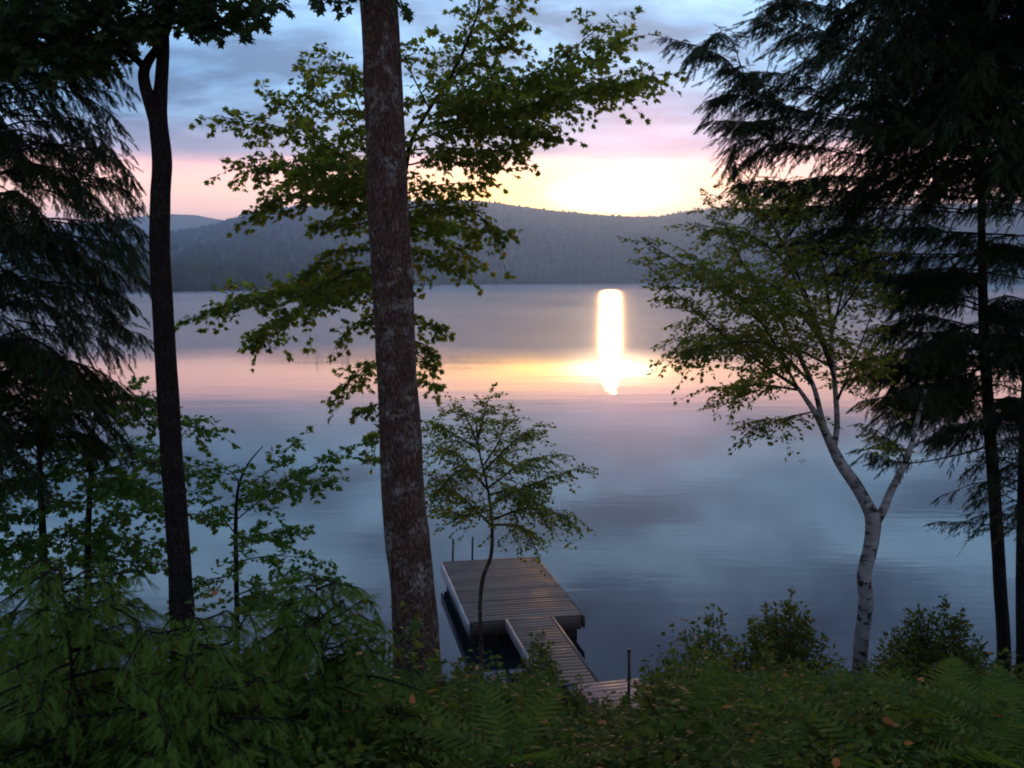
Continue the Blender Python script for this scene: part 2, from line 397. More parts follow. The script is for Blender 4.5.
# ------------------------------------------------------------------ world, sun, haze
SUN_PX = (612, 190)
sd = nrm(ray(*SUN_PX)); SUN_AZ = math.degrees(math.atan2(sd[0], sd[1])); SUN_EL = math.degrees(math.asin(sd[2]))
def build_world():
    w = bpy.data.worlds.new('World'); SC.world = w; w.use_nodes = True
    w.node_tree.nodes.clear(); t = NT(w.node_tree)
    out = t.n('ShaderNodeOutputWorld'); bg = t.n('ShaderNodeBackground'); t.link(bg.outputs[0], out.inputs[0])
    sky = t.n('ShaderNodeTexSky', sky_type='NISHITA'); sky.sun_disc = False
    sky.sun_elevation = math.radians(SUN_EL); sky.sun_rotation = math.radians(SUN_AZ)
    sky.air_density = 1.0; sky.dust_density = 1.5; sky.ozone_density = 1.5
    g = t.n('ShaderNodeTexCoord').outputs['Generated']
    s = t.n('ShaderNodeSeparateXYZ'); t.link(g, s.inputs[0]); x, y, z = s.outputs
    el = t.m('MULTIPLY', t.m('ARCSINE', z), 57.2958)
    az = t.m('MULTIPLY', t.m('ARCTAN2', x, y), 57.2958)
    # cloud sheet seen in perspective
    inv = t.m('DIVIDE', 1.0, t.m('ADD', t.m('MAXIMUM', z, 0.0), 0.10))
    cv = t.n('ShaderNodeCombineXYZ'); t.link(t.m('MULTIPLY', x, inv), cv.inputs[0]); t.link(t.m('MULTIPLY', y, inv), cv.inputs[1])
    n1 = t.noise(t.mapping(cv.outputs[0], (1.0, 1.1, 1), (3.1, 1.7, .3)), 2.4, 7, 0.58, 0.35)
    n2 = t.noise(t.mapping(cv.outputs[0], (1.0, 2.2, 1), (7.3, 4.1, .9)), 0.8, 4, 0.5, 0.3)
    band = t.n('ShaderNodeCombineXYZ'); t.link(t.m('MULTIPLY', az, .045), band.inputs[0]); t.link(t.m('MULTIPLY', el, .55), band.inputs[1])
    n3 = t.noise(band.outputs[0], 1.6, 6, 0.6, 0.4)
    el2 = t.m('ADD', el, t.m('ADD', t.m('MULTIPLY', t.m('SUBTRACT', n3, .5), 1.5), t.m('MULTIPLY', az, -0.012)))
    f = t.m('DIVIDE', el2, 40.0, clamp=True)
    e = lambda d: d / 40.0
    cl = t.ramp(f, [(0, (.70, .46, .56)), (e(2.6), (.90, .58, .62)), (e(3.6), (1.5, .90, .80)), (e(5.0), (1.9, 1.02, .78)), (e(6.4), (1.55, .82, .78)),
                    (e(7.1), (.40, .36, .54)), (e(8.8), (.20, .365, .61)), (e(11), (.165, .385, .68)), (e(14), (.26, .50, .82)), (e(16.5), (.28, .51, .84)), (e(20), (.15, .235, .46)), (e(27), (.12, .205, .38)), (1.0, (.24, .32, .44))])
    # lighter and darker cloud, only above the bright gap
    hi = t.m('DIVIDE', t.m('SUBTRACT', el2, 6.2), 3.0, clamp=True)
    nn = t.m('ADD', t.m('MULTIPLY', t.m('SUBTRACT', n1, .5), 2.1), t.m('MULTIPLY', t.m('SUBTRACT', n2, .5), 1.5))
    mod = t.m('MAXIMUM', t.m('ADD', 1.0, t.m('MULTIPLY', nn, t.m('ADD', .15, t.m('MULTIPLY', hi, 1.7)))), .45)
    mc = t.n('ShaderNodeCombineXYZ')
    t.link(mod, mc.inputs[0]); t.link(t.m('POWER', mod, .9), mc.inputs[1]); t.link(t.m('POWER', mod, .75), mc.inputs[2])
    cl = t.mixc(1.0, cl, mc.outputs[0], 'MULTIPLY')
    def gauss(da, de, ea, a0=SUN_AZ):
        u = t.m('DIVIDE', t.m('SUBTRACT', az, a0), da); v = t.m('DIVIDE', t.m('SUBTRACT', el, ea), de)
        r = t.m('ADD', t.m('MULTIPLY', u, u), t.m('MULTIPLY', v, v))
        return t.m('POWER', 2.71828, t.m('MULTIPLY', r, -1.0))
    b2 = t.n('ShaderNodeCombineXYZ'); t.link(t.m('MULTIPLY', az, .075), b2.inputs[0]); t.link(t.m('MULTIPLY', el, .85), b2.inputs[1])
    streak = t.m('MAXIMUM', t.m('ADD', .1, t.m('MULTIPLY', t.noise(b2.outputs[0], 1.9, 6, .62, .5), 1.9)), .25)
    gap = t.m('SUBTRACT', 1.0, t.m('DIVIDE', t.m('SUBTRACT', el2, 6.0), 1.4, clamp=True))
    def glow(col, g_, k, masked):
        nonlocal cl
        v = t.m('MULTIPLY', g_, k)
        if masked: v = t.m('MULTIPLY', v, t.m('MULTIPLY', gap, streak))
        cc = t.n('ShaderNodeCombineXYZ')
        for i in range(3): t.link(t.m('MULTIPLY', v, col[i]), cc.inputs[i])
        cl = t.mixc(1.0, cl, cc.outputs[0], 'ADD')
    glow((1.0, .46, -.10), gauss(8, 1.3, 4.7, SUN_AZ - 4.0), 2.6, True)
    glow((1.0, .72, .20), gauss(3.6, .9, 4.7), 2.4, True)
    glow((1.0, .90, .70), gauss(2.0, 0.6, 4.8), 8.0, True)
    glow((1.0, .36, .46), gauss(4.6, 3.4, 7.2, SUN_AZ + 1.8), .42, False)
    glow((1.0, .45, .55), gauss(9, 2.5, 7.0, SUN_AZ), .07, False)
    # the clear sky above is a sixth of what shows, the cloud sheet the rest
    sk = t.mixc(1.0, sky.outputs[0], (.08, .08, .08), 'MULTIPLY')
    fin = t.mixc(.92, sk, cl)
    # the eastern half of the evening sky, behind the viewer, is dimmer
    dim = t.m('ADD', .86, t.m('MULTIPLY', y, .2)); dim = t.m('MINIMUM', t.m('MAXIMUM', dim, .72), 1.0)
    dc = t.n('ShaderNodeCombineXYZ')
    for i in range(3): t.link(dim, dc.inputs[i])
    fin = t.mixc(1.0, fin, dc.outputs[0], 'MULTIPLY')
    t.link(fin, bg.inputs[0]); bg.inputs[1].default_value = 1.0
build_world()
sl = bpy.data.lights.new('sun', 'SUN'); sl.energy = 0.5; sl.angle = math.radians(1.0); sl.color = (1.0, .50, .20)
so = bpy.data.objects.new('sun', sl); COL.objects.link(so)
so.rotation_euler = Vector([float(-v) for v in sd]).to_track_quat('-Z', 'Y').to_euler()

def box_arrays(lo, hi):
    x0, y0, z0 = lo; x1, y1, z1 = hi
    V = np.array([(x0, y0, z0), (x1, y0, z0), (x1, y1, z0), (x0, y1, z0), (x0, y0, z1), (x1, y0, z1), (x1, y1, z1), (x0, y1, z1)], float)
    F = np.array([(3, 2, 1, 0), (4, 5, 6, 7), (0, 1, 5, 4), (1, 2, 6, 5), (2, 3, 7, 6), (3, 0, 4, 7)])
    return V, F
m_, t_, o_ = material('haze')
pv = t_.n('ShaderNodeVolumePrincipled'); pv.inputs['Color'].default_value = (.52, .73, .98, 1)
pv.inputs['Density'].default_value = 0.00035; pv.inputs['Anisotropy'].default_value = 0.68
t_.link(pv.outputs[0], o_.inputs['Volume'])
V, F = box_arrays((-3400, -120, -9), (3400, 4300, 215))
hz = mesh_tris('haze', V, F, m_); hz['kind'] = 'stuff'; hz['label'] = 'thin evening haze lying over the lake and hills'; hz['category'] = 'haze'

# ------------------------------------------------------------------ setting: bank, lake, hills
PROF_Y = [-60, -30, -6, 0, 3, 5, 6.6, 10, 14, 15, 16.5, 20, 60]
PROF_Z = [12, 8, 5.6, 5.3, 4.95, 4.5, 3.85, 2.2, .40, .02, -.45, -1.6, -5]
def ground(x, y):
    z = np.interp(y, PROF_Y, PROF_Z)
    k = np.clip((y - 1) / 4, 0, 1) * np.clip((17 - y) / 4, 0, 1)
    return z + .12 * k * mnoise.noise(Vector((x * .5, y * .5, .3))) + .05 * k * mnoise.noise(Vector((x * 1.7, y * 1.7, 2.3))) + 0.25 * np.clip(abs(x) / 6 - .6, 0, 1) * np.clip((14 - y) / 6, 0, 1)
xs = np.concatenate([np.linspace(-60, -9, 18), np.linspace(-8.5, 8.5, 86), np.linspace(9, 60, 18)])
ys = np.concatenate([np.linspace(-60, 0, 16), np.linspace(.5, 20, 90), np.linspace(22, 60, 8)])
V = np.array([(x, y, ground(x, y)) for y in ys for x in xs]); nx = len(xs)
F = np.array([(j * nx + i, j * nx + i + 1, (j + 1) * nx + i + 1, (j + 1) * nx + i) for j in range(len(ys) - 1) for i in range(nx - 1)])
o = mesh_tris('ground', V, F, M['soil'], None, True); o['kind'] = 'structure'
lx = np.linspace(-3200, 3200, 11); ly = np.array([-100, -50, 0, 14, 60, 200, 600, 1200, 2000, 4100])
V = np.array([(x, y, 0) for y in ly for x in lx]); nx = len(lx)
F = np.array([(j * nx + i, j * nx + i + 1, (j + 1) * nx + i + 1, (j + 1) * nx + i) for j in range(len(ly) - 1) for i in range(nx - 1)])
o = mesh_tris('lake', V, F, M['lake_water']); o['kind'] = 'structure'

def hz_of(px, py, dist):
    d = ray(px, py); return H + d[2] / d[1] * dist
RIDGE = [(-500, 262), (-200, 255), (0, 262), (60, 250), (110, 240), (160, 232), (200, 227), (233, 218), (255, 211), (280, 207), (330, 203), (400, 199), (460, 198), (500, 201), (560, 210), (610, 214), (655, 215), (690, 208), (730, 207), (790, 212), (880, 205), (1000, 200), (1300, 215), (1600, 230)]
SHORE = [(-500, 296), (0, 293), (120, 291.5), (250, 289.5), (370, 286), (460, 284.6), (600, 283.6), (760, 283.2), (1024, 284.5), (1600, 288)]
rx, ry = zip(*RIDGE); sx, sy = zip(*SHORE)
def shore_d(px): return H * FPX / (np.interp(px, sx, sy) - HORIZON) * 1.0
def hill_z(px, Yd):
    s = shore_d(px); r = 2200.0; zr = hz_of(px, np.interp(px, rx, ry), r) - 5
    u = (Yd - s) / (r - s)
    if u <= 0: return -3.0 + 0 * u
    if u <= 1: 
        b = u ** 1.15 * (1 + .10 * math.sin(px * .013 + 4 * u)) if u < .85 else u ** 1.15
        z = zr * b
    else: z = zr * max(0.0, 1 - ((Yd - r) / 800.0) ** 2)
    q = Vector((px * .012, Yd * .003, .7))
    return 1.0 + z + min(1, u * 3) * (1 if u < .9 else .25) * 7 * mnoise.noise(q * 1.7)
pxs = np.linspace(-560, 1600, 150); us = np.concatenate([[-.04], np.linspace(0, 1, 26), np.linspace(1.08, 1.5, 5)])
V = []
for px in pxs:
    s = shore_d(px)
    for u in us:
        Yd = s + u * (2200 - s); V.append(((px - 512) / FPX * Yd / 1.0, Yd, hill_z(px, Yd)))
nu = len(us)
F = np.array([(i * nu + j, (i + 1) * nu + j, (i + 1) * nu + j + 1, i * nu + j + 1) for i in range(len(pxs) - 1) for j in range(nu - 1)])
o = mesh_tris('hill', np.array(V), F, M['hill_forest'], None, True); o['kind'] = 'structure'
# a paler, farther mountain behind the left shoulder
MT = [(-500, 245), (-100, 236), (60, 226), (120, 219), (170, 214), (200, 215), (235, 222), (300, 232), (420, 250), (520, 268)]
mx, my = zip(*MT); V = []
for px in np.linspace(-500, 520, 90):
    zr = hz_of(px, np.interp(px, mx, my), 3900) + 2 * mnoise.noise(Vector((px * .05, 0, 0)))
    for u in np.linspace(0, 1, 10):
        Yd = 3300 + 600 * u; V.append(((px - 512) / FPX * Yd, Yd, -4 + (zr + 4) * u ** .8))
    V.append(((px - 512) / FPX * 4000, 4000, -4))
F = np.array([(i * 11 + j, (i + 1) * 11 + j, (i + 1) * 11 + j + 1, i * 11 + j + 1) for i in range(89) for j in range(10)])
o = mesh_tris('mountain', np.array(V), F, M['hill_forest'], None, True); o['kind'] = 'structure'
# the wood on the hill and along the far shore
rs = np.random.default_rng(5)
def far_trees(n):
    VV = []; FF = []; c = 0
    for i in range(n):
        px = rs.uniform(40, 960); s = shore_d(px)
        a = rs.random()
        u = rs.uniform(0, .03) if a < .14 else (rs.uniform(.94, 1.0) if a < .30 else rs.random() ** 1.1)
        if a > .9: px = rs.uniform(60, 400); s = shore_d(px); u = rs.uniform(0, .06)
        Yd = s + u * (2200 - s)
        if u > .9: px_h = rs.uniform(3, 9)
        h = rs.uniform(7, 15) if u < .9 else rs.uniform(3, 7.5)
        if px < 400 and u < .07: h = rs.uniform(10, 17)
        w = h * rs.uniform(.16, .30); z0 = hill_z(px, Yd) - 1.5; x = (px - 512) / FPX * Yd
        k = 6; th = np.linspace(0, 2 * np.pi, k, endpoint=False) + rs.random()
        prof = [(0, .55), (.22, 1.0), (.55, .75), (.8, .38)] if rs.random() < .35 else [(0, .4), (.3, 1.15), (.65, 1.1), (.88, .6)]
        for hh, ww in prof:
            jit = rs.uniform(.75, 1.25, k)
            VV.append(np.stack([x + np.cos(th) * w * ww * jit, Yd + np.sin(th) * w * ww * jit, np.full(k, z0 + h * hh)], -1))
        VV.append(np.array([[x, Yd, z0 + h]]))
        for r in range(3):
            for j in range(k):
                a0 = c + r * k + j; a1 = c + r * k + (j + 1) % k
                FF += [(a0, a1, a1 + k), (a0, a1 + k, a0 + k)]
        for j in range(k): FF.append((c + 3 * k + j, c + 3 * k + (j + 1) % k, c + 4 * k))
        c += 4 * k + 1
    o = mesh_tris('far_forest', np.concatenate(VV), np.array(FF), M['far_tree'], None, True)
    o['kind'] = 'stuff'; o['label'] = 'dark wood covering the hill and the far shore of the lake'; o['category'] = 'forest'
far_trees(9000)

# ------------------------------------------------------------------ dock
def local_box(c0, ax, ay, x0, x1, y0, y1, z0, z1):
    V, F = box_arrays((x0, y0, z0), (x1, y1, z1)); return V, F
class Boxes:
    def __init__(s): s.V = []; s.F = []; s.n = 0
    def add(s, lo, hi, bev=0.006):
        (x0, y0, z0), (x1, y1, z1) = lo, hi
        b = min(bev, (x1 - x0) / 4, (y1 - y0) / 4, (z1 - z0) / 3)
        pr = [(0, b, z0), (0, b, z0)]
        def rect(i, z): return [(x0 + i, y0 + i, z), (x1 - i, y0 + i, z), (x1 - i, y1 - i, z), (x0 + i, y1 - i, z)]
        rings = [rect(b, z0), rect(0, z0 + b), rect(0, z1 - b), rect(b, z1)]
        V = np.array(sum(rings, [])); F = [(3, 2, 1, 0), (12, 13, 14, 15)]
        for r in range(3):
            for j in range(4):
                F.append((r * 4 + j, r * 4 + (j + 1) % 4, r * 4 + 4 + (j + 1) % 4, r * 4 + 4 + j))
        s.V.append(V); s.F.append(np.array(F) + s.n); s.n += 16
    def build(s, name, mat, parent):
        o = mesh_tris(name, np.concatenate(s.V), np.concatenate(s.F), mat)
        o.parent = parent; return o
DZ = 0.5
FL, FR, BL, BR = PZ(472, 623, DZ), PZ(580, 614, DZ), PZ(442.5, 562.5, DZ), PZ(536, 555.5, DZ)
ay = nrm((BL - FL) + (BR - FR)); ax = np.array([ay[1], -ay[0], 0])
W = (np.dot(FR - FL, ax) + np.dot(BR - BL, ax)) / 2; L = (np.dot(BL - FL, ay) + np.dot(BR - FR, ay)) / 2
cen = (FL + FR + BL + BR) / 4
org = cen - ax * W / 2 - ay * L / 2
ROT = math.atan2(ax[1], ax[0])
dock = thing('floating_dock', 'square floating swim dock of worn brown planks out on the calm water', 'dock', (org[0], org[1], 0)); dock.rotation_euler = (0, 0, ROT)
b = Boxes(); nb = int(round(L / .145)); bw = L / nb
for i in range(nb):
    e = random.uniform(-.012, .012)
    b.add((-.01 + e, i * bw + .002, DZ - .035), (W + .01 + e, (i + 1) * bw - .002, DZ + random.uniform(-.004, .004)))
b.build('deck', M['deck_wood'], dock)
b = Boxes(); b.add((.02, -.045, DZ - .27), (W - .02, -.004, DZ - .03)); b.build('front_board', M['fascia_wood'], dock)
b = Boxes(); b.add((.02, L + .004, DZ - .27), (W - .02, L + .045, DZ - .03)); b.build('back_board', M['fascia_wood'], dock)
b = Boxes(); b.add((-.055, -.045, DZ - .25), (-.014, L + .045, DZ - .012)); q = b.build('side_board', M['pale_board'], dock); q['label'] = 'pale side board, sky reflection in its colour'
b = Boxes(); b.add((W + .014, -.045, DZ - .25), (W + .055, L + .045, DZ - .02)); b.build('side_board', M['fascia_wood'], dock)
for fx in (.06, W - .56):
    b = Boxes(); b.add((fx, .12, -.22), (fx + .5, L - .12, DZ - .275), .05); b.build('float', M['float_dark'], dock)
b = Boxes(); b.add((.6, .25, DZ - .26), (W - .6, .32, DZ - .04)); b.build('joist', M['float_dark'], dock)
for fx, fy, zt in ((.24, L + .10, 1.0), (.70, L + .11, 1.02)):
    tb = Tubes(); tb.add([(fx, fy, -1.6), (fx, fy, zt * .5), (fx + .01, fy, zt)], [.024, .024, .024], 10); p_ = tb.build('pipe_leg', M['pipe_steel']); p_.parent = dock

# gangway from dock to landing
A, Bp = PZ(506, 621, DZ + .01), PZ(551, 617.5, DZ + .01)
ga = (A + Bp) / 2 ; C2 = PZ(572, 684, .56)
gy = nrm(np.array([*(ga - C2)[:2], 0])); gx = np.array([gy[1], -gy[0], 0]); GL = np.linalg.norm((ga - C2)[:2]); GW = .84
gang = thing('gangway', 'narrow plank gangway sloping from the bank landing to the floating dock', 'gangway', (C2[0], C2[1], 0))
gang.rotation_euler = (0, 0, math.atan2(gx[1], gx[0]))
b = Boxes(); ng = int(GL / .14); bw = (GL - .03) / ng
for i in range(ng): b.add((-GW / 2, i * bw + .0025, .52), (GW / 2, (i + 1) * bw - .0025, .555 + random.uniform(-.003, .003)))
b.build('deck', M['deck_wood'], gang)
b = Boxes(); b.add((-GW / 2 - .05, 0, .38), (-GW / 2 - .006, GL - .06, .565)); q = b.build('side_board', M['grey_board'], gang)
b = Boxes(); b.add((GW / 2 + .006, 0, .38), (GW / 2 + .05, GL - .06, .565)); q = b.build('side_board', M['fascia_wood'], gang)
# landing on the bank: a short flight of planked steps
lo_ = PZ(607, 681, .66)
land = thing('wooden_landing', 'reddish planked landing at the foot of the bank, shore end of gangway', 'landing', (lo_[0], lo_[1], 0))
land.rotation_euler = (0, 0, math.radians(14))
for sidx in range(3):
    b = Boxes(); y1 = -sidx * .62; z1 = .66 + .17 * sidx
    for i in range(5 if sidx else 6):
        yy = y1 - i * .122
        b.add((-.52, yy - .117, z1 - .035), (.52, yy, z1 + random.uniform(-.003, .003)))
    b.build('tread', M['red_wood'], land)
for s_ in (-.46, .46):
    b = Boxes(); b.add((s_ - .04, -1.9, .05), (s_ + .04, -.05, .62)); b.build('stringer', M['fascia_wood'], land)
pp = P(629, 706, 13.2); pt = P(629, 650, 13.2)
pipe = thing('pipe_post', 'dark iron pipe post standing upright beside the reddish landing', 'post', (pp[0], pp[1], pp[2] - .3))
tb = Tubes(); tb.add([pp - UP * .5, (pp + pt) / 2, pt], [.021, .021, .021], 10); tb.build('shaft', M['pipe_steel'], pipe)
tb = Tubes(); tb.add([pt - UP * .03, pt, pt + UP * .012], [.026, .026, .022], 10); tb.build('cap', M['pipe_steel'], pipe)

# ------------------------------------------------------------------ trees
def to_ground(p):  # foot of a trunk
    return np.array([p[0], p[1], ground(p[0], p[1]) - .15])
def trunk_from(pxpts, Y, wpx, extra_top=None, n=60, sides=18, bumpy=.05, flare=1.35):
    pts = [P(x, y, Y) for x, y in pxpts]
    foot = to_ground(pts[0] + (pts[0] - pts[1]) * .15); pts = [foot] + pts
    rad = [wpx[0] * .5 * Y / FPX * flare] + [w * .5 * Y / FPX for w in wpx]
    if extra_top: 
        for dx, dz, r in extra_top: pts.append(pts[-1] + np.array([dx, 0, dz])); rad.append(r)
    sp = spline(pts, n); u = np.linspace(0, len(rad) - 1, n)
    return foot, sp, np.interp(u, np.arange(len(rad)), rad)

# the stout trunk in the middle
foot, sp, rad = trunk_from([(419, 690), (416, 640), (411, 570), (404, 500), (398, 400), (393, 300), (388, 200), (383, 100), (378.5, 0)], 6.6, [50, 47, 46, 44, 41.5, 40, 39.5, 38, 36.5],
                           [(-.12, 1.2, .10), (-.1, 1.2, .085), (0, 1.4, .06), (.05, 1.6, .03)], 110, 24, .05)
big = thing('maple_tree', 'stout reddish brown trunk flecked with pale lichen, in front of everything at the middle', 'tree', foot)
tb = Tubes(); tb.add(sp, rad, 32, .085); tb.build('trunk', M['bark_brown'], big)
LS = Leaves(MAPLE); TB = Tubes(); top = sp[-34]
for i in range(16):
    a = i * 2.4; q = sp[-30 + int(i * 1.7)]; l = 2.3 - i * .07
    e = q + np.array([math.cos(a) * l, math.sin(a) * l, .5 + .03 * i])
    limb(LS, TB, [q, (q + e) / 2 + UP * .3, e], .03, .008, .6, .13, .085, .055, .25, 1)
for pts in ([(372, -25, 6.5), (360, -8, 6.4), (348, 2, 6.3)], [(390, -22, 6.6), (398, -5, 6.5), (402, 6, 6.4)], [(385, -60, 6.5), (330, -25, 6.2), (322, -8, 6.1)]):
    limb(LS, TB, [P(*p) for p in pts], .008, .003, .16, .06, .07, .05, .2, 0)
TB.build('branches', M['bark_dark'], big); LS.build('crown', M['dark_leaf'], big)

# young maple right behind it, layered leafy limbs either side
Y = 8.9
foot, sp, rad = trunk_from([(414, 640), (404, 520), (398, 420), (394, 320), (395, 240), (403, 180), (412, 140), (432, 105), (455, 70), (478, 10), (486, -60)], Y, [13, 12, 12, 11, 9, 7, 4.5, 3.5, 2.6, 2, 1.5], None, 60, 10, .04)
tre = thing('young_maple', 'young maple with layered lobed leaves reaching out both sides from behind the stout trunk', 'tree', foot)
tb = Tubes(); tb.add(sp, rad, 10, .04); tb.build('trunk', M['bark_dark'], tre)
LS = Leaves(MAPLE); TB = Tubes()
ML = [
 ([(432, 105, 0), (458, 60, .1), (475, 20, .2), (490, -15, .3)], .30, 1.0), ([(445, 85, 0), (490, 45, -.3), (510, 15, -.4)], .28, 1),
 ([(428, 118, 0), (480, 92, -.3), (545, 68, -.5), (606, 22, -.7)], .30, 1), ([(428, 120, 0), (500, 100, .3), (575, 72, .5), (625, 42, .6)], .30, 1),
 ([(422, 128, 0), (500, 112, -.2), (575, 95, -.5), (652, 76, -.9)], .26, 1.1), ([(425, 125, 0), (520, 108, .5), (600, 92, .8), (640, 82, 1.0)], .24, 1),
 ([(415, 140, 0), (460, 128, -.4), (515, 128, -.6), (548, 132, -.8)], .28, 1), ([(410, 150, 0), (450, 148, .3), (500, 150, .4), (530, 140, .5)], .26, .8),
 ([(408, 165, 0), (440, 160, -.3), (480, 165, -.5), (508, 155, -.6)], .22, .8),
 ([(430, 110, 0), (410, 70, -.3), (405, 50, -.5)], .25, .7), ([(440, 95, 0), (455, 105, -.6), (490, 75, -1.0)], .3, .9),
 # left, above
 ([(400, 190, 0), (350, 160, -.2), (290, 130, -.4), (222, 117, -.5)], .26, 1), ([(404, 178, 0), (355, 130, .2), (320, 95, .3), (312, 76, .3)], .28, 1),
 ([(402, 182, 0), (340, 150, .4), (300, 115, .5), (275, 98, .6)], .24, .8),
 ([(398, 200, 0), (330, 180, .1), (285, 165, .2), (240, 168, .2)], .28, 1), ([(397, 210, 0), (340, 200, -.3), (290, 195, -.5), (262, 205, -.6)], .26, 1),
 ([(403, 175, 0), (365, 120, -.4), (350, 85, -.5), (335, 62, -.6)], .26, .8), ([(400, 190, 0), (345, 185, .8), (300, 180, 1.0)], .28, .9),
 ([(398, 205, 0), (350, 170, -.7), (310, 160, -1.1)], .3, .9),
 # right, hanging below the gap
 ([(400, 195, 0), (440, 185, .2), (480, 182, .3)], .22, .9), ([(398, 210, 0), (435, 205, -.3), (478, 215, -.5), (495, 240, -.6)], .24, 1),
 ([(396, 225, 0), (430, 235, .3), (470, 255, .4)], .24, 1), ([(396, 240, 0), (425, 255, -.3), (450, 265, -.5)], .2, 1), ([(398, 215, 0), (430, 220, .6), (460, 232, .9)], .24, 1),
 # left, below
 ([(394, 250, 0), (340, 250, -.2), (310, 270, -.3)], .24, 1), ([(394, 268, 0), (330, 285, -.1), (265, 298, -.2), (206, 312, -.3)], .26, 1.0),
 ([(394, 280, 0), (330, 298, .4), (275, 322, .5), (262, 340, .5)], .24, 1), ([(394, 275, 0), (340, 285, .7), (280, 290, .9), (240, 298, 1.0)], .24, .9), ([(394, 262, 0), (350, 272, -.6), (318, 288, -.9)], .24, .9),
 ([(394, 215, 0), (350, 225, .3), (325, 220, .4)], .22, .9),
 ([(395, 320, 0), (365, 318, -.1), (345, 335, -.2)], .18, 1), ([(396, 360, 0), (360, 370, .1), (340, 398, .1)], .18, 1), ([(398, 400, 0), (375, 405, -.1), (362, 410, -.2)], .14, 1),
 ([(398, 415, 0), (380, 430, .1), (374, 455, .1)], .12, 1), ([(396, 300, 0), (425, 322, .1), (438, 326, .1)], .12, 1), ([(398, 345, 0), (425, 360, -.1), (434, 384, -.1)], .13, 1),
 ([(394, 335, 0), (425, 345, -.1), (430, 352, -.1)], .1, 1)]
for pts, tw, dens in ML:
    limb(LS, TB, [P(a, b_, Y + c) for a, b_, c in pts], .009, .003, tw * 1.65, .029 / dens, .055, .045, .10, 1, .35, .9, spread=.65)
TB.build('branches', M['bark_dark'], tre); LS.build('crown', M['maple_leaf'], tre); print('young maple', LS.count())

# tall dark tree on the left with a forked stem
Y = 7.5
foot, sp, rad = trunk_from([(184, 660), (182, 610), (177, 520), (172, 460), (168, 390), (164, 330), (160, 260), (160, 200), (162, 160), (158, 118), (161, 85), (163, 45), (160, 5), (157, -50)], Y, [27, 25, 22.5, 22, 21.5, 20.5, 20, 19, 18.5, 17.5, 12.5, 12, 12, 10],
                           [(-.02, .7, .05), (.05, .9, .03)], 120, 18, .06)
lft = thing('forked_tree', 'tall dark slim trunk whose stem splits and rejoins near its leafy top, left', 'tree', foot)
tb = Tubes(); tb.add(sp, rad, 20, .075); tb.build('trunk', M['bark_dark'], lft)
def pxlimb(pts, ws, Yv, mat, parent, name='limb', n=30, sides=10, bumpy=.06):
    q = spline([P(a, b_, Yv) if np.isscalar(Yv) else P(a, b_, Yv[i]) for i, (a, b_) in enumerate(pts)], n)
    tb = Tubes(); r = np.interp(np.linspace(0, 1, n), np.linspace(0, 1, len(ws)), ws) * .5 * 7.5 / FPX
    tb.add(q, r, sides, bumpy); return tb.build(name, mat, parent)
pxlimb([(156, 122), (150, 102), (145, 85), (144, 72), (149, 60), (158, 46), (162, 30)], [14, 13, 12, 11, 9.5, 8, 7], Y - .02, M['bark_dark'], lft)
pxlimb([(146, 70), (137, 60), (122, 51), (95, 49), (60, 42), (20, 30)], [8, 7, 6, 5, 4, 3], Y, M['bark_dark'], lft)
pxlimb([(163, 42), (171, 15), (176, -30)], [8, 7, 6], Y, M['bark_dark'], lft)
LS = Leaves(MAPLE); TB = Tubes()
LL = [([(160, 10), (195, 0), (230, 8), (262, 5)], .30), ([(165, -5), (200, 10), (228, 22)], .28), ([(163, 15), (190, 20), (208, 28)], .2), ([(158, -20), (210, -15), (275, -20)], .3),
      ([(120, 50), (105, 40), (75, 42), (40, 55)], .28), ([(110, 50), (85, 65), (60, 72)], .22), ([(133, 57), (115, 30), (95, 15)], .3), ([(95, 49), (70, 25), (40, 10)], .34), ([(60, 42), (35, 45), (5, 40)], .34),
      ([(160, 0), (130, -5), (100, 5), (70, 10)], .32), ([(158, 5), (140, 15), (120, 22)], .26), ([(158, -30), (120, -20), (80, -15), (30, -5)], .36), ([(60, 0), (30, 20), (0, 25)], .36), ([(158, 10), (148, 22), (138, 30)], .14), ([(158, -40), (90, -35), (20, -20)], .36)]
for pts, tw in LL:
    for dy in (-.35, .3):
        limb(LS, TB, [P(a, b_, Y + dy * (i + .3) / 2) for i, (a, b_) in enumerate(pts)], .012, .004, tw, .05, .07, .042, .1, 1, .35, .6, spread=.55)
TB.build('branches', M['bark_dark'], lft); LS.build('crown', M['dark_leaf'], lft); print('left', LS.count())

